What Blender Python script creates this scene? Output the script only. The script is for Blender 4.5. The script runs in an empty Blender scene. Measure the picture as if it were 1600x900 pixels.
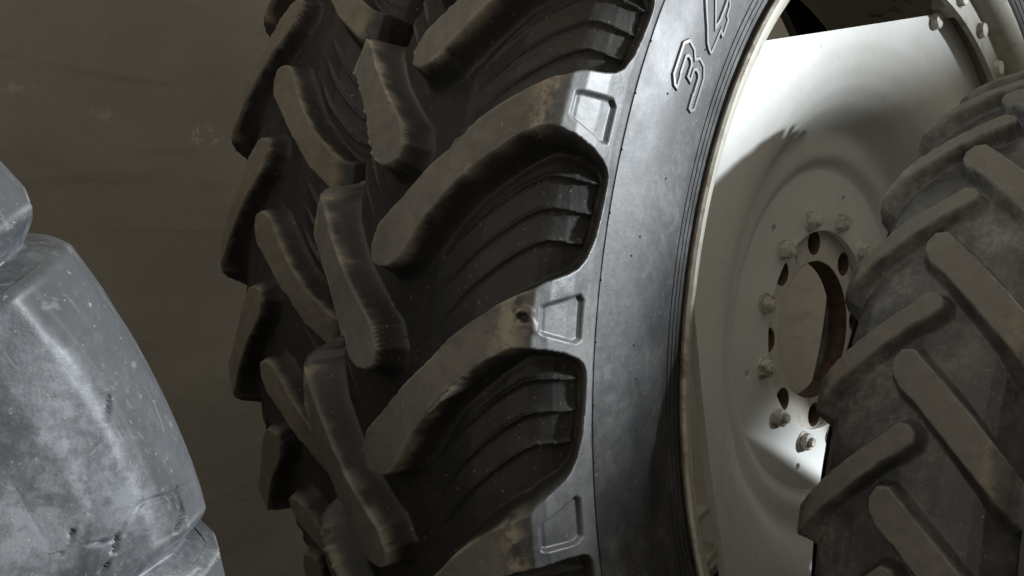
import bpy, bmesh, math, random
import numpy as np
from mathutils import Matrix, Vector

# ------------------------------------------------------------------ camera, world, light
sc = bpy.context.scene
C = sc.collection
H = 0.866                                    # height of the wheel axis above the floor
CAM = dict(f=1400.0, loc=(0.526, -1.319, 0.159 + H), yaw=136.704, pitch=-3.732, roll=-0.067)

cd = bpy.data.cameras.new('camera'); cam = bpy.data.objects.new('camera', cd); C.objects.link(cam)
cd.sensor_fit = 'HORIZONTAL'; cd.sensor_width = 36; cd.lens = 36 * CAM['f'] / 1600
cd.clip_start = 0.02; cd.clip_end = 100
yw, pt, rl = (math.radians(CAM[k]) for k in ('yaw', 'pitch', 'roll'))
fw = Vector((math.cos(pt) * math.cos(yw), math.cos(pt) * math.sin(yw), math.sin(pt)))
rt = fw.cross(Vector((0, 0, 1))).normalized(); up = rt.cross(fw)
r2 = math.cos(rl) * rt + math.sin(rl) * up; u2 = -math.sin(rl) * rt + math.cos(rl) * up
m = Matrix((r2, u2, -fw)).transposed().to_4x4(); m.translation = Vector(CAM['loc'])
cam.matrix_world = m
sc.camera = cam
cd.dof.use_dof = False

w = bpy.data.worlds.new('World'); sc.world = w; w.use_nodes = True
bg = w.node_tree.nodes['Background']
bg.inputs[0].default_value = (1.0, 0.92, 0.78, 1); bg.inputs[1].default_value = 0.88

ld = bpy.data.lights.new('doorway_light', 'AREA'); lo = bpy.data.objects.new('doorway_light', ld); C.objects.link(lo)
ld.shape = 'RECTANGLE'; ld.size = 0.30; ld.size_y = 0.32; ld.energy = 1150; ld.color = (0.89, 0.95, 1.0)
LD = Vector((1.0, 0.9, 0.35)).normalized()
tgt = Vector((0.0, -0.35, H))
lo.location = tgt + LD * 6.0
lo.rotation_euler = (-LD).to_track_quat('-Z', 'Y').to_euler()

vs = sc.view_settings
vs.view_transform = 'Standard'; vs.look = 'None'; vs.exposure = 0.0; vs.gamma = 1.0; vs.use_curve_mapping = False
sc.render.resolution_x = 1024; sc.render.resolution_y = 576

# ------------------------------------------------------------------ helpers
def tag(o, label=None, cat=None, group=None, kind=None):
    for k, v in (('label', label), ('category', cat), ('group', group), ('kind', kind)):
        if v: o[k] = v
    return o
def empty(name, loc, rot=(0, 0, 0)):
    o = bpy.data.objects.new(name, None); C.objects.link(o); o.location = loc; o.rotation_euler = rot
    o.empty_display_size = 0.1
    return o
def link(name, me, mat=None, parent=None):
    if mat and not me.materials: me.materials.append(mat)
    o = bpy.data.objects.new(name, me); C.objects.link(o)
    if parent: o.parent = parent
    return o
def smooth(me): me.polygons.foreach_set('use_smooth', [True] * len(me.polygons)); me.update()
def grid_mesh(name, P, closed_v=False, mask=None, attrs=None):
    """P [nu,nv,3]; faces between neighbours; mask [nu-1,nv(-1)] keeps faces"""
    nu, nv = P.shape[:2]
    idx = np.arange(nu * nv).reshape(nu, nv)
    if closed_v:
        j2 = np.roll(idx, -1, 1)
        q = np.stack([idx[:-1], j2[:-1], j2[1:], idx[1:]], -1)
    else:
        q = np.stack([idx[:-1, :-1], idx[:-1, 1:], idx[1:, 1:], idx[1:, :-1]], -1)
    q = q[mask] if mask is not None else q.reshape(-1, 4)
    used = np.unique(q); remap = np.full(nu * nv, -1); remap[used] = np.arange(len(used))
    me = bpy.data.meshes.new(name)
    V = P.reshape(-1, 3)[used]
    me.from_pydata(V.tolist(), [], remap[q].tolist())
    for an, av in (attrs or {}).items():
        a = me.attributes.new(an, 'FLOAT', 'POINT'); a.data.foreach_set('value', av.reshape(-1)[used].astype(np.float32))
    smooth(me)
    return me
def lathe(prof, nseg=256, name='lathe', closed=False):
    """prof: (x, R) along the axis X"""
    p = np.array(prof + ([prof[0]] if closed else []), float); t = np.linspace(0, 2 * np.pi, nseg, endpoint=False)
    P = np.stack([np.repeat(p[:, :1], nseg, 1), p[:, 1:2] * np.cos(t), p[:, 1:2] * np.sin(t)], -1)
    return grid_mesh(name, P, closed_v=True)
def sharp(me, deg=35):
    me.update(); bm = bmesh.new(); bm.from_mesh(me)
    bmesh.ops.remove_doubles(bm, verts=bm.verts, dist=1e-6)
    bmesh.ops.recalc_face_normals(bm, faces=bm.faces)
    for e in bm.edges:
        if len(e.link_faces) == 2 and e.calc_face_angle(0) > math.radians(deg): e.smooth = False
    bm.to_mesh(me); bm.free(); smooth(me); return me
def polar(x, R, deg): a = math.radians(deg); return Vector((x, R * math.cos(a), R * math.sin(a)))
# --- value noise in numpy
_rng = np.random.default_rng(7); _tab = _rng.random(4096)
def vnoise(p):
    i = np.floor(p).astype(np.int64); f = p - i; f = f * f * (3 - 2 * f)
    r = 0
    for dx in (0, 1):
        for dy in (0, 1):
            for dz in (0, 1):
                h = _tab[((i[..., 0] + dx) * 1619 + (i[..., 1] + dy) * 31337 + (i[..., 2] + dz) * 6971) % 4096]
                r = r + h * np.where(dx, f[..., 0], 1 - f[..., 0]) * np.where(dy, f[..., 1], 1 - f[..., 1]) * np.where(dz, f[..., 2], 1 - f[..., 2])
    return r * 2 - 1
def fbm(p, o=3): return sum(vnoise(p * 2 ** k + 17.3 * k) / 2 ** k for k in range(o))
def sdf(poly, x, y):
    """signed distance to polygon (negative inside)"""
    poly = np.asarray(poly, float); A = poly; B = np.roll(poly, -1, 0)
    d2 = np.full(x.shape, 1e9); ins = np.zeros(x.shape, bool)
    for (ax, ay), (bx, by) in zip(A, B):
        ex, ey = bx - ax, by - ay; wx, wy = x - ax, y - ay
        t = np.clip((wx * ex + wy * ey) / (ex * ex + ey * ey + 1e-12), 0, 1)
        d2 = np.minimum(d2, (wx - ex * t) ** 2 + (wy - ey * t) ** 2)
        c = ((ay > y) != (by > y))
        xs = ax + (y - ay) * ex / (ey if abs(ey) > 1e-12 else 1e-12)
        ins ^= c & (x < xs)
    return np.where(ins, -1, 1) * np.sqrt(d2)
def sstep(a, b, x): t = np.clip((x - a) / (b - a), 0, 1); return t * t * (3 - 2 * t)

# ------------------------------------------------------------------ materials
class NT:
    def __init__(s, name):
        s.m = bpy.data.materials.new(name); s.m.use_nodes = True; s.t = s.m.node_tree
        s.b = s.t.nodes['Principled BSDF']
        s.tc = s.n('ShaderNodeTexCoord'); s.pos = s.n('ShaderNodeNewGeometry').outputs['Position']
    def n(s, k, **kw):
        o = s.t.nodes.new(k)
        for a, v in kw.items(): setattr(o, a, v)
        return o
    def l(s, a, b): s.t.links.new(a, b)
    def noise(s, scale, detail=6, rough=.6, vec=None, dist=0):
        o = s.n('ShaderNodeTexNoise'); o.inputs['Scale'].default_value = scale; o.inputs['Detail'].default_value = detail
        o.inputs['Roughness'].default_value = rough; o.inputs['Distortion'].default_value = dist
        s.l(vec or s.pos, o.inputs['Vector']); return o.outputs['Fac']
    def ramp(s, fac, *st):
        o = s.n('ShaderNodeValToRGB'); cr = o.color_ramp
        while len(cr.elements) < len(st): cr.elements.new(.5)
        for e, (p, c) in zip(cr.elements, st): e.position = p; e.color = (*c, 1) if len(c) == 3 else c
        s.l(fac, o.inputs['Fac']); return o.outputs['Color']
    def val(s, fac, a, b, c=0.0, d=1.0):
        o = s.n('ShaderNodeMapRange'); o.clamp = True
        for k, v in zip(('From Min', 'From Max', 'To Min', 'To Max'), (a, b, c, d)): o.inputs[k].default_value = v
        s.l(fac, o.inputs['Value']); return o.outputs['Result']
    def math(s, op, a, b):
        o = s.n('ShaderNodeMath', operation=op)
        for i, v in enumerate((a, b)):
            if isinstance(v, (int, float)): o.inputs[i].default_value = v
            else: s.l(v, o.inputs[i])
        return o.outputs[0]
    def mix(s, fac, a, b):
        o = s.n('ShaderNodeMix', data_type='RGBA')
        if isinstance(fac, (int, float)): o.inputs[0].default_value = fac
        else: s.l(fac, o.inputs[0])
        for i, v in ((6, a), (7, b)):
            if isinstance(v, tuple): o.inputs[i].default_value = (*v, 1)
            else: s.l(v, o.inputs[i])
        return o.outputs[2]
    def attr(s, name):
        o = s.n('ShaderNodeAttribute', attribute_name=name); return o.outputs['Fac']
    def bump(s, h, strength, dist=.002, prev=None):
        o = s.n('ShaderNodeBump'); o.inputs['Strength'].default_value = strength; o.inputs['Distance'].default_value = dist
        s.l(h, o.inputs['Height'])
        if prev: s.l(prev, o.inputs['Normal'])
        return o.outputs['Normal']
    def mapping(s, scale, src='Object'):
        o = s.n('ShaderNodeMapping'); o.inputs['Scale'].default_value = scale
        s.l(s.tc.outputs[src], o.inputs['Vector']); return o.outputs['Vector']
    def out(s, color=None, rough=None, normal=None, **kw):
        if color is not None:
            if isinstance(color, tuple): s.b.inputs['Base Color'].default_value = (*color, 1)
            else: s.l(color, s.b.inputs['Base Color'])
        if rough is not None:
            if isinstance(rough, (int, float)): s.b.inputs['Roughness'].default_value = rough
            else: s.l(rough, s.b.inputs['Roughness'])
        if normal is not None: s.l(normal, s.b.inputs['Normal'])
        for k, v in kw.items(): s.b.inputs[k.replace('_', ' ')].default_value = v
        return s.m

def rubber(name, base=(.017, .0165, .016), dust=(.105, .094, .078), top=(.185, .163, .13), dusty=.45, topk=.85, spec=.5, scratch=0, blotch=0, rubc=(.25, .222, .175), grain=1.0, mudk=.25):
    s = NT(name); GR = grain
    n1 = s.noise(9, 8, .65); n2 = s.noise(55, 6, .7); n3 = s.noise(3.2, 5, .6, dist=.6)
    n4 = s.noise(260, 3, .6)
    dm = s.math('MULTIPLY', s.val(n1, .35, .75), s.val(n2, .3, .7, .45, 1.0))
    if blotch:
        dm = s.math('MULTIPLY', dm, s.val(n3, .36, .60, .25, 1.5))
        dm = s.math('MULTIPLY', dm, s.val(s.noise(120, 5, .75), .36, .62, .55, 1.35))
        dm = s.math('MULTIPLY', dm, s.val(s.noise(19, 7, .7, dist=.8), .40, .58, .55, 1.25))
    dm = s.math('MULTIPLY', dm, dusty * 1.6)
    col = s.mix(dm, base, dust)
    wear = s.attr('wear')
    wm = s.math('MULTIPLY', wear, s.val(n2, .25, .6, .6, 1.0))
    wm = s.math('MULTIPLY', wm, s.val(n3, .3, .6, .75, 1.0))
    wm = s.math('MULTIPLY', wm, topk)
    tcol = s.mix(s.val(n1, .35, .7), top, tuple(c * .72 for c in top))
    col = s.mix(wm, col, tcol)
    mud = s.attr('mud')
    mm = s.math('MULTIPLY', s.math('MULTIPLY', mud, s.val(n2, .42, .56)), mudk)
    col = s.mix(mm, col, (.26, .205, .13))
    col = s.mix(s.math('MULTIPLY', s.attr('rub'), s.val(n2, .3, .6, .25, .8)), col, rubc)
    if scratch:
        for vec, thr in ((s.mapping((9, 1.2, 2.2)), .62), (s.mapping((2, 7, 1.0)), .64)):
            sn = s.noise(16, 4, .6, vec, 1.2)
            col = s.mix(s.math('MULTIPLY', s.val(sn, thr, thr + .05), scratch), col, (.24, .24, .24))
    speck = s.val(n4, .66, .72)
    col = s.mix(s.math('MULTIPLY', speck, .35), col, (.35, .32, .28))
    rg = s.val(n1, .3, .75, .42, .66)
    rg = s.math('MAXIMUM', rg, s.math('MULTIPLY', s.math('MAXIMUM', wear, mud), .8))
    nb = s.bump(n2, .5 * GR, .0014); nb = s.bump(n4, .5 * GR, .0007, nb); nb = s.bump(n1, .14, .003, nb); nb = s.bump(s.noise(24, 5, .7), .35 * GR, .003, nb)
    return s.out(col, rg, nb, Specular_IOR_Level=spec)
M = {}
M['tread'] = rubber('tread_rubber', base=(.013, .0128, .0125), dusty=.2, spec=.3, grain=.5)
M['sidewall'] = rubber('sidewall_rubber', base=(.018, .019, .021), dust=(.088, .088, .088), dusty=.95, topk=0, spec=.28, blotch=1, grain=.25)
M['lug_hero'] = None
M['old_tread'] = rubber('old_tread_rubber', base=(.022, .0225, .023), dust=(.15, .145, .132), top=(.150, .138, .118), dusty=.7, topk=.85, blotch=1, rubc=(.16, .15, .13))
M['scuffed'] = rubber('scuffed_rubber', base=(.026, .028, .031), dust=(.125, .13, .138), top=(.036, .037, .039), dusty=.85, topk=.95, spec=.4, scratch=.22, blotch=1, mudk=0, grain=.6, rubc=(.17, .168, .16))

def paint(name, base, dirty, rust=.0, rough=.38):
    s = NT(name)
    n1 = s.noise(6, 7, .6); n2 = s.noise(40, 6, .7); n3 = s.noise(150, 3, .6)
    col = s.mix(s.math('MULTIPLY', s.val(n1, .42, .8), s.val(n2, .3, .65)), base, dirty)
    if rust:
        rm = s.math('MULTIPLY', s.val(n2, .62 - rust * .25, .68 - rust * .2), s.val(n1, .4, .62))
        col = s.mix(rm, col, (.11, .062, .03))
    ch = s.math('MULTIPLY', s.val(s.noise(85, 4, .65), .66, .69), s.val(s.noise(3.5, 4, .6), .47, .6))
    col = s.mix(s.math('MULTIPLY', ch, .75), col, (.20, .17, .12))
    col = s.mix(s.math('MULTIPLY', s.val(s.noise(1.7, 6, .65), .45, .75), .22), col, (.36, .33, .26))
    nb = s.bump(n2, .10, .001); nb = s.bump(n3, .15, .0005, nb)
    return s.out(col, s.val(n2, .3, .7, rough, rough + .2), nb)
M['paint'] = paint('cream_wheel_paint', (.62, .625, .60), (.50, .49, .44))
M['rim'] = paint('shade_darkened_rim_paint', (.36, .35, .30), (.24, .22, .17), rust=.25)  # base darkened to stand in for shade in the barrel behind the disc
M['edge'] = paint('rusty_flange_paint', (.46, .44, .38), (.20, .16, .11), rust=.7, rough=.5)
M['bolt'] = paint('bolt_paint', (.55, .54, .49), (.22, .19, .14), rust=.55)
M['hub'] = paint('hub_ring_paint', (.50, .48, .42), (.34, .31, .26), rust=.1)
s = NT('rust_and_hole_dark'); n = s.noise(60, 5); M['rust'] = s.out(s.ramp(n, (.3, (.03, .018, .01)), (.7, (.10, .055, .03))), .8)
s = NT('vent_black'); M['black'] = s.out((.012, .012, .012), .7)

SCUFFS = [(-.258, .411 + H, .06, .8), (-.52, .446 + H, .05, .2), (-.708, .493 + H, .05, .28)]
s = NT('plaster_wall')
v1 = s.mapping((1, .75, 1.15)); v2 = s.mapping((1, .55, 5.0)); v2.node.inputs['Rotation'].default_value = (.09, 0, 0)
a = s.noise(2.2, 10, .66, v1, .7); b = s.noise(2.4, 8, .62, v2, 1.0); c = s.noise(110, 4, .7); d_ = s.noise(7, 6, .65); e_ = s.noise(.9, 5, .55)
col = s.ramp(a, (.28, (.122, .114, .096)), (.5, (.158, .150, .128)), (.75, (.200, .190, .164)))
col = s.mix(s.val(e_, .42, .68, 0, .5), col, (.128, .106, .084))
col = s.mix(s.val(b, .56, .68, 0, .45), col, (.085, .074, .058))
col = s.mix(s.val(d_, .66, .74, 0, .25), col, (.22, .205, .175))
col = s.mix(s.val(c, .3, .7, 0, .3), col, (.095, .086, .070))
for (y_, z_, r_, k_) in SCUFFS:            # pale scuffs in the plaster
    vm = s.n('ShaderNodeVectorMath', operation='DISTANCE'); mp = s.n('ShaderNodeMapping')
    mp.inputs['Location'].default_value = (0, -y_, -z_ * 2.0); mp.inputs['Scale'].default_value = (0, 1, 2.0)
    s.l(s.pos, mp.inputs['Vector']); s.l(mp.outputs['Vector'], vm.inputs[0]); vm.inputs[1].default_value = (0, 0, 0)
    col = s.mix(s.math('MULTIPLY', s.math('MULTIPLY', s.val(vm.outputs['Value'], r_, r_ * .3), s.val(s.noise(34, 5, .7), .5, .6)), k_), col, (.36, .33, .29))
nb = s.bump(c, .3, .002); nb = s.bump(b, .25, .006, nb); nb = s.bump(d_, .2, .006, nb)
M['wall'] = s.out(col, .85, nb)
s = NT('concrete_floor'); a = s.noise(2.5, 8, .65); b = s.noise(60, 5)
M['floor'] = s.out(s.mix(s.val(b, .3, .7, 0, .4), s.ramp(a, (.3, (.07, .062, .05)), (.7, (.11, .1, .083))), (.06, .053, .043)), .85, s.bump(b, .3, .003))

# ------------------------------------------------------------------ setting
def box(name, lo_, hi_, mat, parent=None):
    bm = bmesh.new(); bmesh.ops.create_cube(bm, size=1)
    for v in bm.verts: v.co = Vector([(a + b) / 2 + c * (b - a) for a, b, c in zip(lo_, hi_, v.co)])
    me = bpy.data.meshes.new(name); bm.to_mesh(me); bm.free()
    return link(name, me, mat, parent)
tag(box('floor', (-1.82, -4.5, -.12), (4.0, 3.5, 0.0), M['floor']), kind='structure')
tag(box('wall', (-1.92, -4.5, 0.0), (-1.80, 3.5, 3.2), M['wall']), kind='structure')

dw = tag(box('added_blocker_wall', (2.0, -2.5, H + 1.02), (2.15, 4.2, 3.2), M['wall']), kind='structure')
box('added_blocker_jamb', (2.0, -2.5, 0), (2.15, .80, H + 1.02), M['wall'], dw)
box('added_blocker_jamb', (2.0, 2.05, 0), (2.15, 4.2, H + 1.02), M['wall'], dw)   # unseen lintel and jambs, added to keep lamp light off the wall

# ------------------------------------------------------------------ tyres
def arclen(E): E = np.array(E, float); return np.concatenate([[0], np.cumsum(np.hypot(*np.diff(E, axis=0).T))])

class Tread:
    """One half of a bar-lug tread, as a field over (u across the tread, angle)."""
    def __init__(s, E, F, n, poly, cl, vsign=1, off=.5, flank=.0115, ribs=True, recess=None, nU=110, nT=96, rib_u=(.05, .09, .225, .240), side_flank=.009, rnd=.0008, edges=None, corner=None):
        s.E = np.array(E); s.F = np.array(F); s.U = arclen(E); s.R0 = E[0][1]; s.n = n; s.p = 360 / n; s.vs = vsign
        s.poly = np.array([(u, math.radians(a) * s.R0) for u, a in poly]); s.opp_poly = s.poly; s.cl = np.array(cl); s.off = off
        s.flank = flank; s.ribs = ribs; s.rec = None if recess is None else np.array([(u, math.radians(a) * s.R0) for u, a in recess])
        s.nU = nU; s.nT = nT - nT % 2; s.rib_u = rib_u; s.side_flank = side_flank; s.rnd = rnd; s.edges = edges; s.corner_u = corner
    def build(s, side, seed, wear_amp=1.0, dents=(), cuts=()):
        u = np.linspace(0, s.U[-1], s.nU); wv = np.linspace(-.5, .5, s.nT + 1) * s.p
        uu, ww = np.meshgrid(u, wv, indexing='ij')
        aa = np.interp(uu, s.cl[:, 0], s.cl[:, 1]) + ww           # angle relative to the nose
        k = math.pi / 180 * s.R0
        V = aa * k; P = s.p * k
        ns = np.stack([uu * 22 + seed * 13.7, V * 22, np.full_like(uu, seed * 3.1 + (side > 0) * 5)], -1)
        seam = sstep(0, .022, uu)
        jit = fbm(ns * .7, 2) * .0012 * wear_amp * seam
        jag = np.abs(fbm(ns * 5.1 + 7, 2)) * .0014 * sstep(.05, .6, fbm(ns * .8 + 30, 2)) * wear_amp * seam
        own = sdf(s.poly, uu, V); prv = sdf(s.poly, uu, V + P); nxt = sdf(s.poly, uu, V - P)
        opp = np.full(uu.shape, 1e9)
        for m_ in range(-2, 3): opp = np.minimum(opp, sdf(s.opp_poly, -uu, V + (s.off + m_) * P))
        sd0 = np.minimum(np.minimum(own, prv), np.minimum(nxt, opp)) + jit
        sd = sd0 + jag * np.exp(-(sd0 / .0018) ** 2)
        uc = np.interp(.5, [0, 1], [0, s.U[-1]])
        corner = s.U[np.argmax(np.diff(s.E[:, 1]) / np.maximum(np.diff(s.U), 1e-6) < -.5)]
        if s.corner_u: corner = s.corner_u
        fl = np.interp(uu, [0, corner * .9, corner * 1.12, s.U[-1]], [s.flank, s.flank, s.side_flank, s.side_flank])
        sd = np.where(uu > corner + .008, sd - jit * sstep(corner + .004, corner + .02, uu), sd)
        t = np.clip((sd + .0012) / fl, 0, 1)
        tr = np.sqrt(t * t + s.rnd) - math.sqrt(s.rnd); tr = np.clip(tr / (math.sqrt(1 + s.rnd) - math.sqrt(s.rnd)), 0, 1)
        d = 1 - (1 - tr) ** 2.0
        Ex = np.interp(uu, s.U, s.E[:, 0]); ER = np.interp(uu, s.U, s.E[:, 1])
        Fx = np.interp(uu, s.U, s.F[:, 0]); FR = np.interp(uu, s.U, s.F[:, 1])
        x = Ex + (Fx - Ex) * d; R = ER + (FR - ER) * d
        # local outward normal of the envelope, for relief
        gx = np.gradient(s_interp(u, s.U, s.E[:, 0]), u); gR = np.gradient(s_interp(u, s.U, s.E[:, 1]), u)
        nx, nR = -gR, gx; L = np.hypot(nx, nR); nx, nR = (nx / L)[:, None], (nR / L)[:, None]
        h = np.zeros_like(uu)
        low = ww > 0
        if s.ribs:
            lo_, hi_ = (np.array(e) for e in s.edges)
            ap = np.where(low, aa, aa + s.p)
            al = np.interp(uu, lo_[:, 0], lo_[:, 1]); ah = np.interp(uu, hi_[:, 0], hi_[:, 1]) + s.p
            su = (ah - al) * k; g = (ap - al) / (ah - al)
            fade = sstep(s.rib_u[0], s.rib_u[1], uu) * (1 - sstep(s.rib_u[2], s.rib_u[3], uu)) * sstep(.010, .018, sd0)
            gi = (.22, .44, .66)
            for q in gi:
                rho = (g - q) * su
                h += np.exp(-(rho / .0026) ** 2) * .0018 * fade
                h += np.where(rho < 0, np.exp(rho / .014), 0) * .0028 * fade
        if s.rec is not None:
            rs = sdf(s.rec, uu, V); h -= .0045 * sstep(.0006, -.0030, rs)
        h += fbm(ns * 2.2, 3) * .0003 * wear_amp * seam
        edge = np.exp(-((sd - .0005) / .0028) ** 2)
        crumb = np.clip(fbm(ns * 7.7 + 50, 2), -1, 1) * edge * np.clip(1 - d * 3, 0, 1) * sstep(.0, .5, fbm(ns * .9 + 90, 2)) * (1 - sstep(corner, corner + .012, uu))
        h += crumb * .004 * wear_amp * seam
        for (du, da, rad, dep) in dents:
            rr = np.hypot((uu - du) * 1.25, V - da * k) + fbm(ns * 5, 2) * .0045
            h -= dep * (1 - sstep(rad * .5, rad, rr)); h += .12 * dep * np.exp(-((rr - rad * 1.1) / (rad * .25)) ** 2)
        for pl, wid, dep in cuts:
            dist = np.full(uu.shape, 1e9)
            for (u0, a0), (u1, a1) in zip(pl[:-1], pl[1:]):
                ex, ey = u1 - u0, (a1 - a0) * k; tt = np.clip(((uu - u0) * ex + (V - a0 * k) * ey) / (ex * ex + ey * ey), 0, 1)
                dist = np.minimum(dist, np.hypot(uu - u0 - ex * tt, V - a0 * k - ey * tt))
            dist = dist + fbm(ns * 5, 2) * .0018
            wv_ = wid * (1 + .7 * fbm(ns * 2.5 + 11, 2))
            h -= dep * np.exp(-(dist / np.maximum(wv_, .0007)) ** 2)
            h += dep * .3 * np.exp(-((dist - 2.2 * wid) / wid) ** 2) * (fbm(ns * 3, 2) > 0)
        x = x + nx * h; R = R + nR * h
        th = np.radians(aa) * s.vs
        Pn = np.stack([side * x, R * np.cos(th), R * np.sin(th)], -1)
        top = np.clip(1 - d * 6, 0, 1) * (1 - sstep(corner - .012, corner + .004, uu + jit * 2))
        wear = top
        mud = np.exp(-((uu - corner + .004 + jit * 4) / .011) ** 2) * np.clip(1 - d * 1.5, 0, 1)
        mud = np.maximum(mud, .8 * np.clip(crumb * 3, 0, 1) * (uu < corner + .02))
        shoulder = sstep(corner - .006, corner + .006, uu + jit * 3) * np.clip(1 - d * 1.3, 0, 1)
        df = (d[:-1, :-1] + d[1:, :-1] + d[:-1, 1:] + d[1:, 1:]) / 4
        lug = df < .985
        rub = np.exp(-((sd0 + .0008) / .0017) ** 2) * (1 - sstep(corner, corner + .01, uu)) * sstep(-.35, .5, fbm(ns * 1.3 + 70, 3))
        at = dict(wear=wear, mud=mud, shoulder=shoulder, rub=rub)
        a = grid_mesh('lug', Pn, mask=lug, attrs=at); b = grid_mesh('tread_floor', Pn, mask=~lug, attrs=at)
        if side * s.vs > 0: 
            for q in (a, b): q.flip_normals()
        return a, b
def s_interp(u, U, V): return np.interp(u, U, V)

def build_tyre(root, tr, nose0, mats, heroes=None, base_seed=1, dents=None, wear_amp=1.0, cuts=None, left=None):
    """lugs and floors all round: right row at nose0 + k*pitch, left row half a pitch on"""
    right_ = tr
    for side in (1, -1):
        tr = right_ if side > 0 or left is None else left
        ml, mf = tr.build(side, base_seed + (side > 0), wear_amp)
        for k in range(tr.n):
            ang = nose0 + k * tr.p + (0 if side > 0 else tr.off * tr.p)
            a_ = (ang + 180) % 360 - 180
            l_, f_ = ml, mf
            if heroes and any(abs((ang - hh + 180) % 360 - 180) < tr.p * .3 for hh in heroes[side]):
                dd = [x[1:] for x in (dents or []) if x[0] == side and abs((ang - x[1] + 180) % 360 - 180) < tr.p * .3]
                l_, f_ = tr.build(side, base_seed + 10 + k * 2 + (side > 0), wear_amp, [x[1:] for x in dd], next((c_ for a_, c_ in (cuts or {}).items() if side > 0 and abs((ang - a_ + 180) % 360 - 180) < tr.p * .3), ()))
            for nm, me in (('lug', l_), ('tread_floor', f_)):
                o = link(nm, me, mats[0] if nm == 'lug' else mats[1], root)
                o.rotation_euler = (math.radians(ang), 0, 0)

def carcass(root, E, tail, inner, mat, nseg, name='carcass'):
    """sidewalls from the end of the tread field down to the bead, and the inside"""
    x1, r1 = E[-1]; x0, r0 = E[-2]
    pre = [(x1 * .3 + x0 * .7 - .004, r1 * .3 + r0 * .7 - .003)] + [(x1, r1)]
    half = pre + tail + inner
    full = half + [(-x, r) for x, r in reversed(half)]
    me = lathe(full, nseg, 'carcass')
    bm = bmesh.new(); bm.from_mesh(me); bmesh.ops.recalc_face_normals(bm, faces=bm.faces); bm.to_mesh(me); bm.free(); sharp(me, 32)
    return link(name, me, mat, root)

# lug material of the wheel tyre: tread rubber with sidewall rubber on the shoulder pads
def two_tone(name, **kw):
    mt = rubber(name, **kw)
    return mt
def hero_lug_mat():
    s = NT('lug_rubber'); GR = .45
    n1 = s.noise(9, 8, .65); n2 = s.noise(55, 6, .7); n3 = s.noise(3.2, 5, .6, dist=.6); n4 = s.noise(260, 3, .6)
    sh = s.attr('shoulder'); wear = s.attr('wear'); mud = s.attr('mud')
    dm = s.math('MULTIPLY', s.val(n1, .35, .75), s.val(n2, .3, .7, .45, 1.0))
    col = s.mix(s.math('MULTIPLY', dm, .3), (.014, .0138, .0135), (.085, .08, .07))
    scol = s.mix(s.math('MULTIPLY', dm, 1.2), (.042, .043, .045), (.16, .158, .15))
    wm = s.math('MULTIPLY', wear, s.val(n2, .25, .6, .6, 1.0)); wm = s.math('MULTIPLY', wm, s.val(n3, .3, .6, .75, 1.0)); wm = s.math('MULTIPLY', wm, .9)
    col = s.mix(wm, col, s.mix(s.val(n1, .35, .7), (.178, .164, .142), (.118, .109, .094)))
    col = s.mix(s.math('MULTIPLY', s.attr('rub'), s.val(n2, .3, .6, .25, .8)), col, (.27, .238, .185))
    col = s.mix(sh, col, scol)
    col = s.mix(s.math('MULTIPLY', mud, s.val(n2, .42, .56)), col, (.26, .230, .180))
    col = s.mix(s.math('MULTIPLY', s.val(n4, .67, .71), .4), col, (.35, .32, .28))
    rg = s.val(n1, .3, .75, .42, .62); rg = s.math('MAXIMUM', rg, s.math('MULTIPLY', s.math('MAXIMUM', wear, mud), .8))
    nb = s.bump(n2, .5 * GR, .0014); nb = s.bump(n4, .5 * GR, .0007, nb); nb = s.bump(n1, .14, .003, nb); nb = s.bump(s.noise(24, 5, .7), .35 * GR, .003, nb)
    return s.out(col, rg, nb, Specular_IOR_Level=.4)
M['lug_hero'] = hero_lug_mat()

# --- the wheel's tyre
XC = -.145
E1 = [(0, .866), (.05, .8645), (.10, .857), (.14, .846), (.160, .838), (.170, .829), (.174, .815), (.1745, .79), (.171, .765), (.168, .7525)]
F1 = [(0, .836), (.05, .833), (.094, .823), (.124, .808), (.137, .799), (.144, .792), (.151, .783), (.1575, .771), (.163, .760), (.1677, .7520)]
LUG1 = [(-.008, -.3), (-.012, -1.3), (-.004, -2.6), (.024, -4.2), (.058, -6.25), (.0785, -7.4), (.099, -8.7), (.12, -9.75), (.144, -10.8), (.1585, -11.3), (.1726, -11.75),
        (.184, -12.3), (.206, -12.9), (.220, -13.4), (.230, -14.1), (.239, -15.4), (.2435, -17.1), (.245, -18.5), (.2455, -20), (.30, -20.2), (.30, -6.0), (.2455, -6.2), (.2440, -7.0), (.239, -7.5), (.230, -7.85), (.211, -8.2), (.190, -8.4),
        (.173, -8.45), (.161, -8.35), (.139, -7.6), (.11, -6.2), (.0885, -5.0), (.061, -2.95), (.045, -1.5), (.033, -.5), (.018, 0), (.004, .05)]
CL1 = [(0, -1.3), (.03, -2.8), (.06, -4.6), (.09, -6.6), (.12, -8.1), (.15, -9.4), (.172, -10.2), (.30, -10.6)]
REC1 = [(.1835, -10.9), (.1835, -9.45), (.187, -9.3), (.226, -8.8), (.2345, -9.0), (.2345, -11.5), (.228, -11.85), (.188, -11.05)]
TAIL1 = [(.1674, .7510), (.1664, .7504), (.1660, .7496), (.1670, .7488), (.1673, .745), (.1672, .73), (.1675, .715), (.1668, .70), (.165, .685), (.1625, .668), (.159, .65), (.156, .637), (.1541, .6300), (.1538, .6292), (.1505, .6284), (.1536, .6274), (.1520, .6212), (.1516, .6203), (.1482, .6195), (.1513, .6185), (.1497, .6125), (.1493, .6116), (.1455, .6106), (.1488, .6096), (.1470, .603), (.144, .6000), (.132, .5985), (.120, .590)]
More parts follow.
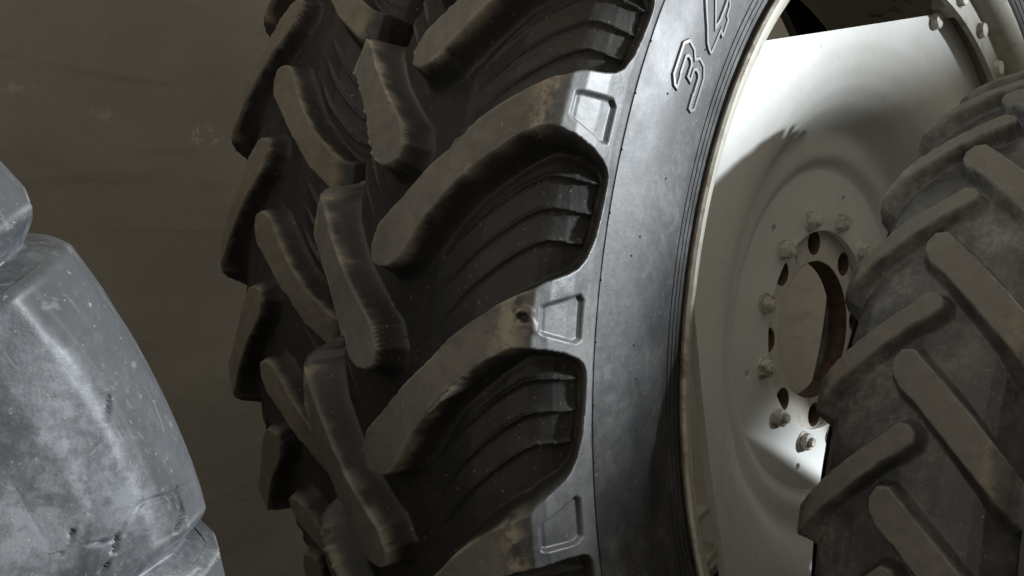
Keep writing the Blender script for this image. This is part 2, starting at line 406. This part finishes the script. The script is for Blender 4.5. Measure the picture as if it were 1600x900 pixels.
IN1 = [(.115, .588), (.122, .60), (.140, .65), (.145, .70), (.140, .75), (.11, .785), (.05, .80), (.0, .803)]
wheel = empty('tractor_wheel', (0, 0, H))
tag(wheel, 'tractor wheel with cream bolted disc and black tyre bearing a raised 34 on its sidewall', 'wheel')
wheel_tyre = carcass(wheel, E1, TAIL1, IN1, M['sidewall'], 29 * 16); wheel_tyre.location = (XC, 0, 0)
LO1 = [(0, 0), (.033, -.5), (.061, -2.95), (.0885, -5), (.11, -6.2), (.139, -7.6), (.161, -8.35), (.175, -8.45), (.3, -8.5)]
UP1 = [(0, -2.6), (.024, -4.2), (.058, -6.25), (.0785, -7.4), (.099, -8.7), (.12, -9.75), (.144, -10.8), (.1585, -11.3), (.1726, -11.75), (.3, -12.2)]
T1 = Tread(E1, F1, 29, LUG1, CL1, vsign=1, edges=(LO1, UP1), recess=REC1, nU=170, nT=150)
NOSE1 = 184.03
hr = [NOSE1 + q * 360 / 29 for q in (-4, -3, -2, -1, 0, 1, 2)]
build_tyre(wheel_tyre, T1, NOSE1, (M['lug_hero'], M['tread']), heroes={1: hr, -1: [a + 180 / 29 for a in hr]}, base_seed=3,
           dents=[(1, NOSE1, .1715, -10.1, .0085, .012),
                  (-1, NOSE1 - 180 / 29, .045, -1.3, .008, .006)])

# raised digits on the sidewall, drawn in picture-traced units: (along the circumference, towards the tread) in mm
def sidewall_x(R):
    pr = sorted([(r, x) for x, r in TAIL1[4:13]] + [(E1[-1][1], E1[-1][0])])
    return float(np.interp(R, [p[0] for p in pr], [p[1] for p in pr]))
def digit(name, outline, parent):
    """outline: (R, angle in degrees); a raised rim round a lower hatched field"""
    bm = bmesh.new()
    Rm = .685
    vs_ = [bm.verts.new((math.radians(a) * Rm, R, 0)) for R, a in outline]
    f = bm.faces.new(vs_)
    bmesh.ops.recalc_face_normals(bm, faces=[f])
    bmesh.ops.translate(bm, verts=bm.verts, vec=(0, 0, .0))
    base = f
    r = bmesh.ops.inset_region(bm, faces=[f], thickness=.0010, depth=0, use_boundary=True, use_even_offset=True)
    for v in f.verts: v.co.z = .0020
    bmesh.ops.inset_region(bm, faces=[f], thickness=.0028, depth=0, use_boundary=True, use_even_offset=True)
    bmesh.ops.inset_region(bm, faces=[f], thickness=.0008, depth=0, use_boundary=True, use_even_offset=True)
    for v in f.verts: v.co.z = .0007
    inner = f
    tri = bmesh.ops.triangulate(bm, faces=[f])
    for t_ in tri['faces']: t_.material_index = 1
    for v in bm.verts:
        a, R, z = v.co
        th = a / Rm
        v.co = Vector((sidewall_x(R) + z, R * math.cos(th), R * math.sin(th)))
    me = bpy.data.meshes.new(name); bm.to_mesh(me); bm.free()
    me.materials.append(M['letter']); me.materials.append(M['hatch'])
    return link(name, me, None, parent)
M['letter'] = rubber('letter_rubber', base=(.08, .081, .082), dust=(.16, .16, .155), dusty=.8, topk=0, spec=.5, grain=.25)
s = NT('hatched_rubber'); wv = s.n('ShaderNodeTexWave'); wv.inputs['Scale'].default_value = 160; wv.bands_direction = 'Z'
s.l(s.tc.outputs['Object'], wv.inputs['Vector'])
M['hatch'] = s.out((.085, .085, .085), .6, s.bump(wv.outputs['Fac'], .6, .0008))
DIG = [('raised_digit',[(0.7046, 155.722), (0.7114, 154.983), (0.7114, 152.139), (0.7036, 151.383), (0.69, 151.523), (0.6847, 151.996), (0.6793, 151.55), (0.6658, 151.69), (0.658, 152.607), (0.658, 155.702), (0.6648, 156.217), (0.6721, 156.142), (0.6725, 154.715), (0.6716, 154.558), (0.6716, 153.219), (0.6735, 153.032), (0.6774, 152.992), (0.6793, 153.139), (0.6793, 154.31), (0.69, 154.2), (0.69, 153.029), (0.692, 152.841), (0.6958, 152.801), (0.6978, 152.948), (0.6978, 154.287), (0.6968, 154.464), (0.6968, 155.802)]),('raised_digit',[(0.7087, 147.2), (0.6987, 148.186), (0.6862, 149.163), (0.6756, 150.162), (0.6687, 150.431), (0.663, 150.462), (0.6603, 150.243), (0.6592, 149.203), (0.659, 147.939), (0.6538, 148.082), (0.6517, 147.578), (0.6541, 146.0), (0.6589, 145.902), (0.6612, 145.032), (0.6663, 144.727), (0.6687, 143.93), (0.6761, 144.333), (0.6727, 145.424), (0.6714, 147.208), (0.6728, 147.77), (0.6816, 146.92), (0.6923, 145.929), (0.7025, 146.433)])]
for nm, ol in DIG: digit(nm, ol, wheel_tyre)

# vent marks and rim-line ticks
def pips(name, pts, parent, r=.0016):
    bm = bmesh.new()
    for R, a, rr in pts:
        mt = Matrix.Translation(polar(sidewall_x(R) if R > .632 else .1522 - (.63 - R) * .27, R, a))
        bmesh.ops.create_icosphere(bm, subdivisions=1, radius=rr, matrix=mt)
    me = bpy.data.meshes.new(name); bm.to_mesh(me); bm.free(); smooth(me)
    o = link(name, me, M['black'], parent); o['kind'] = 'stuff'; return o
random.seed(4)
pp = [(.7496, 146 + 4.14 * i + random.uniform(-.3, .3), .0012) for i in range(14)]
pp += [(.685 + random.uniform(-.025, .035), 149 + 4.3 * i + random.uniform(-1.8, 1.8), .0012) for i in range(9)]
pp += [(.6195, 146 + 3.1 * i, .0018) for i in range(16)] + [(.6106, 147.5 + 3.1 * i, .0018) for i in range(16)]
pips('vent_marks', pp, wheel_tyre)

# ------------------------------------------------------------------ the wheel: rim, disc, hub ring
rim_prof = [(-.022, .563), (-.008, .567), (.000, .578), (.004, .586), (.0045, .590), (.002, .5925), (-.002, .590), (-.005, .583), (-.012, .576), (-.03, .574), (-.055, .572), (-.075, .552),
            (-.215, .552), (-.235, .572), (-.265, .576), (-.285, .583), (-.288, .592), (-.294, .592), (-.293, .58), (-.278, .567), (-.245, .562), (-.222, .543), (-.07, .543), (-.05, .561)]
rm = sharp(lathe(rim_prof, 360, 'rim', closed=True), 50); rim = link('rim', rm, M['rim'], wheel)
fl = sharp(lathe([(.0046, .5905), (.0022, .5935), (-.0025, .5915), (-.002, .5905), (.002, .5925), (.004, .590)], 360, 'flange_edge', closed=True), 60)
link('flange_edge', fl, M['edge'], rim)
PHI = 12.6
# dished disc with four straight cut sides
dprof = np.array([(.248, -.1630), (.254, -.1624), (.260, -.1585), (.268, -.152), (.278, -.1490), (.305, -.1465), (.314, -.1425), (.326, -.131), (.345, -.111), (.37, -.094), (.40, -.081), (.43, -.072), (.47, -.065), (.50, -.062), (.54, -.060)])
nth = 480; th = np.linspace(0, 2 * np.pi, nth, endpoint=False)
dd = np.abs((np.degrees(th) - PHI + 45) % 90 - 45)
cside = np.where((np.degrees(th) > 57) & (np.degrees(th) < 147), .4515, .456)
chord = cside / np.cos(np.radians(np.minimum(dd, 44)))
rmax = -np.log(np.exp(-chord * 220) + np.exp(-.538 * 220)) / 220
q = np.concatenate([np.linspace(0, 1, 60)])
r = .248 + (rmax[None, :] - .248) * q[:, None]
xs = np.interp(r, dprof[:, 0], dprof[:, 1])
for _ in range(2): xs[1:-1] = (xs[:-2] + xs[2:] + 2 * xs[1:-1]) / 4
Pf = np.stack([xs, r * np.cos(th), r * np.sin(th)], -1)
Pb = Pf.copy(); Pb[..., 0] -= .011
Pd = np.concatenate([Pf, Pb[::-1]], 0)
me = grid_mesh('disc', Pd, closed_v=True); sharp(me, 40); disc = link('disc', me, M['paint'], wheel)
# flat rings with real holes: filled 2D curves with thickness
def plate(name, circles, x_front, thick, mat, parent):
    cu = bpy.data.curves.new(name, 'CURVE'); cu.dimensions = '2D'; cu.fill_mode = 'BOTH'; cu.extrude = thick / 2; cu.bevel_depth = .0012; cu.bevel_resolution = 1
    for cy, cz, rr, npt in circles:
        sp = cu.splines.new('POLY'); sp.points.add(npt - 1); sp.use_cyclic_u = True
        for i in range(npt):
            a = 2 * math.pi * i / npt; sp.points[i].co = (cy + rr * math.cos(a), cz + rr * math.sin(a), 0, 1)
    o = bpy.data.objects.new(name, cu); C.objects.link(o)
    me = bpy.data.meshes.new_from_object(o.evaluated_get(bpy.context.evaluated_depsgraph_get()))
    bpy.data.objects.remove(o)
    # curve xy -> world yz
    mt = Matrix(((0, 0, 1, x_front - thick / 2 - .0012), (1, 0, 0, 0), (0, 1, 0, 0), (0, 0, 0, 1)))
    me.transform(mt); me.materials.clear(); me.name = name
    me.polygons.foreach_set('use_smooth', [False] * len(me.polygons)); me.update()
    return link(name, me, mat, parent)
cs = [(0, 0, .2495, 128), (0, 0, .158, 96)] + [(.217 * math.cos(math.radians(PHI + 60 * i)), .217 * math.sin(math.radians(PHI + 60 * i)), .0068, 16) for i in range(6)]
plate('disc_centre', cs, -.1625, .009, M['paint'], disc)
cs = [(0, 0, .2, 128), (0, 0, .110, 96)] + [(.1375 * math.cos(math.radians(2.4 + 45 * i)), .1375 * math.sin(math.radians(2.4 + 45 * i)), .0205, 28) for i in range(8)]
hub = plate('hub_ring', cs, -.1745, .028, M['hub'], wheel)
# rusty burr round the hub hole
np.random.seed(3)
def bore(name, cy, cz, rr, x0, x1, parent, blind=False):
    n_ = 40; t_ = np.linspace(0, 2 * np.pi, n_, endpoint=False)
    P_ = np.stack([np.stack([np.full(n_, x_), cy + r_ * np.cos(t_), cz + r_ * np.sin(t_)], -1) for x_, r_ in ((x0 - .0008, rr + .0012), (x0 - .0012, rr), (x1, rr), (x1 - .001, rr + .002 if not blind else .0004))], 0)
    return link(name, grid_mesh(name, P_, closed_v=True), M['rust'], parent)
bore('hub_bore', 0, 0, .1082, -.1742, -.206, hub)
for i in range(8):
    a = math.radians(2.4 + 45 * i); bore('stud_hole', .1375 * math.cos(a), .1375 * math.sin(a), .0188, -.1742, -.212, hub, True)  # capped dark tubes, colour stands in for the shade inside the stud holes

def bolt_mesh(name, rw, rh, hh, nub):
    bm = bmesh.new()
    def cyl(r_, x0, x1, n_, tap=1.0):
        a = [bm.verts.new((x0, r_ * math.cos(2 * math.pi * i / n_), r_ * math.sin(2 * math.pi * i / n_))) for i in range(n_)]
        b = [bm.verts.new((x1, r_ * tap * math.cos(2 * math.pi * i / n_), r_ * tap * math.sin(2 * math.pi * i / n_))) for i in range(n_)]
        bm.faces.new(a[::-1]); bm.faces.new(b)
        for i in range(n_): bm.faces.new((a[i], a[(i + 1) % n_], b[(i + 1) % n_], b[i]))
    cyl(rw, -.001, .0028, 20, .97); cyl(rh, .0026, hh * .86, 6); cyl(rh * .97, hh * .855, hh, 12, .84)
    if nub: cyl(rh * .55, hh - .001, hh + nub, 12, .92)
    bmesh.ops.recalc_face_normals(bm, faces=bm.faces)
    bv = [e for e in bm.edges if e.calc_face_angle(0) > .6]
    bmesh.ops.bevel(bm, geom=bv, offset=.0007, segments=1, affect='EDGES')
    me = bpy.data.meshes.new(name); bm.to_mesh(me); bm.free(); return me
bme = bolt_mesh('bolt', .0165, .0138, .013, .006)
random.seed(11)
for i in range(12):
    o = link('bolt', bme, M['bolt'], disc); o.location = polar(-.1625, .1765, 13.5 + 30 * i + random.uniform(-.7, .7)); o.rotation_euler = (random.uniform(0, 1), random.uniform(-.04, .04), 0)
bm2 = bolt_mesh('rim_bolt', .0135, .0125, .009, 0)
def arc_plate(name, a0, a1, r0, r1, x0, x1, mat, parent):
    n_ = 40; t_ = np.radians(np.linspace(a0, a1, n_))
    ring = [(x0, r0), (x1, r0), (x1, r1), (x0, r1), (x0, r0)]
    P_ = np.stack([np.stack([np.full(n_, x_), r_ * np.cos(t_), r_ * np.sin(t_)], -1) for x_, r_ in ring], 0)
    me = grid_mesh(name, P_); bm = bmesh.new(); bm.from_mesh(me); bmesh.ops.remove_doubles(bm, verts=bm.verts, dist=1e-6)
    bmesh.ops.holes_fill(bm, edges=[e for e in bm.edges if e.is_boundary], sides=8); bm.to_mesh(me); bm.free()
    return link(name, sharp(me, 35), mat, parent)
for i in (0, 2, 3):
    ac = PHI + 45 + 90 * i
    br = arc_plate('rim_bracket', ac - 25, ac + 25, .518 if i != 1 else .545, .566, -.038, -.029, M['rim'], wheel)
    for da in (-15, -5, 5, 15) if i != 1 else ():
        b = link('bolt', bm2, M['bolt'], br); b.location = polar(-.029, .541, ac + da)
    for da in (-15.5, 15.5):
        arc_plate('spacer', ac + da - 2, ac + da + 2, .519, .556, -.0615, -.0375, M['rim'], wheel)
        if i != 1: b = link('bolt', bm2, M['bolt'], disc); b.location = polar(-.0605, .506, ac + da * 1.0)
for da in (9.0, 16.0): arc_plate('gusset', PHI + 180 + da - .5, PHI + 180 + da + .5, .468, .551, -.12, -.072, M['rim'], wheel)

# ------------------------------------------------------------------ second tyre behind (bars pointing the other way)
def scaled(E, dR, su): return [(x * su, r + dR) for x, r in E]
t2 = empty('lugged_tyre', (-.486, .166, .9613))
tag(t2, 'dark bare tractor tyre standing close behind the tyre that holds the wheel', 'tyre', 'tractor tyres stored upright')
dR = .9613 - .866; su = .92
k2 = 29 / 33
LUG2 = [(u * su, a * k2) for u, a in LUG1]; CL2 = [(u * su, a * k2) for u, a in CL1]
sq2 = lambda P: [(x * su, .9613 - (.866 - r) * .82) for x, r in P]
E2 = sq2(E1); F2 = sq2(F1)
T2 = Tread(E2, F2, 33, LUG2, CL2, vsign=-1, edges=tuple([(u * su, a * k2) for u, a in e] for e in (LO1, UP1)), nU=100, nT=80)
build_tyre(t2, T2, 163.9, (M['tread'], M['tread']), base_seed=60)
carcass(t2, E2, sq2(TAIL1), sq2(IN1), M['old_tread'], 200)

# ------------------------------------------------------------------ small tyre in front of the wheel
t3 = empty('lugged_tyre', (.168, .103, .624))
tag(t3, 'narrow dusty brown tractor tyre with straight bars standing in front of the wheel disc', 'tyre', 'tractor tyres stored upright')
E3 = [(0, .624), (.04, .621), (.07, .615), (.086, .609), (.096, .601), (.101, .588), (.102, .57), (.100, .552)]
F3 = [(0, .604), (.038, .602), (.064, .596), (.075, .590), (.081, .583), (.086, .574), (.092, .563), (.0985, .5515)]
LUG3 = [(-.018, .3), (-.018, -.9), (-.012, -1.9), (.0, -2.0), (.05, 2.2), (.09, 5.8), (.106, 7.2), (.128, 8.3), (.146, 9.0), (.150, 10), (.148, 11.6), (.128, 12.0), (.106, 11.4), (.09, 10.1), (.05, 6.5), (.01, 2.9), (-.008, 1.7)]
LUG3 = [(u, -a) for u, a in LUG3]
CL3 = [(0, .1), (.05, 4.3), (.106, 9.3), (.2, 10.2)]; CL3 = [(u, -a) for u, a in CL3]
T3 = Tread(E3, F3, 29, LUG3, CL3, vsign=-1, ribs=False, flank=.009, nU=110, nT=84, side_flank=.010, rnd=.001)
LUG3L = [(-.016, .2), (-.016, -.7), (-.010, -1.4), (.0, -1.5), (.05, 2.8), (.09, 6.6), (.106, 8.1), (.128, 9.1), (.146, 9.6), (.150, 10), (.148, 11.0), (.128, 11.3), (.106, 10.8), (.09, 9.4), (.05, 5.8), (.01, 2.2), (-.006, 1.2)]
T3L = Tread(E3, F3, 29, [(u, -a) for u, a in LUG3L], CL3, vsign=-1, ribs=False, flank=.008, nU=110, nT=84, side_flank=.010, rnd=.001)
T3.opp_poly, T3L.opp_poly = T3L.poly, T3.poly
build_tyre(t3, T3, 154.6, (M['old_tread'], M['old_tread']), base_seed=90, wear_amp=.45, left=T3L)
carcass(t3, E3, [(.098, .53), (.099, .49), (.097, .45), (.088, .41), (.078, .37), (.074, .345), (.068, .335)], [(.06, .336), (.066, .37), (.078, .44), (.08, .50), (.065, .555), (.03, .572), (0, .574)], M['old_tread'], 160)

# ------------------------------------------------------------------ tyre beside the camera, left
t4 = empty('lugged_tyre', (-.253, -1.66, .655))
tag(t4, 'scuffed grey tractor tyre with broad bright shoulder lugs, standing apart beside the bare wall', 'tyre', 'tractor tyres stored upright')
E4 = [(0, .655), (.10, .652), (.15, .645), (.185, .632), (.203, .612), (.210, .585), (.211, .555), (.207, .53)]
F4 = [(0, .61), (.095, .608), (.14, .602), (.165, .595), (.18, .585), (.193, .565), (.202, .547), (.206, .529)]
LUG4 = [(-.014, .6), (-.01, -2), (.01, -3), (.08, -10), (.12, -14.3), (.15, -16.2), (.185, -16.8), (.21, -16.6), (.25, -16.5), (.31, -17.5), (.31, 1.6), (.25, 1.2), (.185, 1.2), (.15, 1.0), (.08, 1.0), (.03, .8)]
CL4 = [(0, -.8), (.05, -4), (.1, -7), (.15, -8.4), (.2, -8.7), (.3, -8.8)]
T4 = Tread(E4, F4, 17, LUG4, CL4, vsign=1, ribs=False, flank=.048, nU=170, nT=160, side_flank=.036, rnd=.09, corner=.236)
N4 = 54.2 - 360 / 17
r4 = lambda P: [(u_, a_ - N4) for u_, a_ in P]
C4 = [(r4([(.33, 19.6), (.316, 19.4), (.297, 19.2), (.280, 19.0), (.264, 18.3), (.252, 19.1), (.240, 19.5), (.223, 19.0), (.197, 18.5)]), .0009, .003),
      (r4([(.262, 18.3), (.268, 17.4), (.277, 16.8)]), .0011, .004), (r4([(.214, 19.0), (.216, 17.4), (.226, 16.6)]), .0013, .005),
      (r4([(.228, 26.5), (.236, 25.3)]), .0011, .003), (r4([(.288, 19.1), (.283, 20.2)]), .0009, .003)]
build_tyre(t4, T4, 54.2, (M['scuffed'], M['scuffed']), heroes={1: [N4, N4 + 360 / 17], -1: []}, base_seed=120, wear_amp=.8, cuts={N4: C4})
carcass(t4, E4, [(.204, .51), (.206, .47), (.203, .43), (.185, .39), (.165, .355), (.155, .335), (.145, .325)], [(.135, .326), (.145, .36), (.175, .42), (.18, .49), (.14, .56), (.06, .58), (0, .582)], M['scuffed'], 160)

# ------------------------------------------------------------------ unseen tyre, added out of view to shade the wheel
t5 = empty('lugged_tyre', (1.575, 1.52, .860))
tag(t5, 'unseen large tractor tyre added out of view to shade the wheel', 'tyre', 'tractor tyres stored upright')
sq = lambda P: [(x, .858 - (.866 - r) * 1.0) for x, r in P]
E5 = sq(E1); F5 = [(x * .985, r - .010) for x, r in E5[:-1]] + [E5[-1]]
T5 = Tread(E5, F5, 29, LUG1, CL1, vsign=1, ribs=False, nU=40, nT=32)
build_tyre(t5, T5, 10.0, (M['tread'], M['tread']), base_seed=150)
carcass(t5, E5, sq(TAIL1), sq(IN1), M['sidewall'], 120)
link('rim', sharp(lathe([(-.15, .585), (-.14, .552), (-.06, .526), (.06, .526), (.14, .552), (.15, .585), (.142, .59), (.13, .562), (.06, .537), (-.06, .537), (-.13, .562), (-.142, .59)], 120, 'rim', closed=True), 50), M['rim'], t5)  # rim added to the unseen tyre to narrow the light spot
link('rim', sharp(lathe([((x + .145) * .5, r * .572) for x, r in rim_prof], 120, 'rim', closed=True), 50), M['rim'], t3)  # unseen rim, added with the cut disc to block lamp light
thd = np.linspace(0, 2 * np.pi, 120, endpoint=False); ph3 = 65.0
ddd = np.abs((np.degrees(thd) - ph3 + 45) % 90 - 45)
ro = np.minimum(.312, np.where(np.abs(np.degrees(thd) - 65) < 45, .182, .5) / np.cos(np.radians(np.minimum(ddd, 50))))
Pd = np.stack([np.stack([np.full(120, x_), np.maximum(ro * f_, .02) * np.cos(thd), np.maximum(ro * f_, .02) * np.sin(thd)], -1) for x_, f_ in ((.0, .05), (.0, 1), (-.01, 1), (-.01, .05))], 0)
link('disc', sharp(grid_mesh('disc', Pd, closed_v=True), 40), M['paint'], t3)  # unseen disc, added and cut so only a small light spot passes
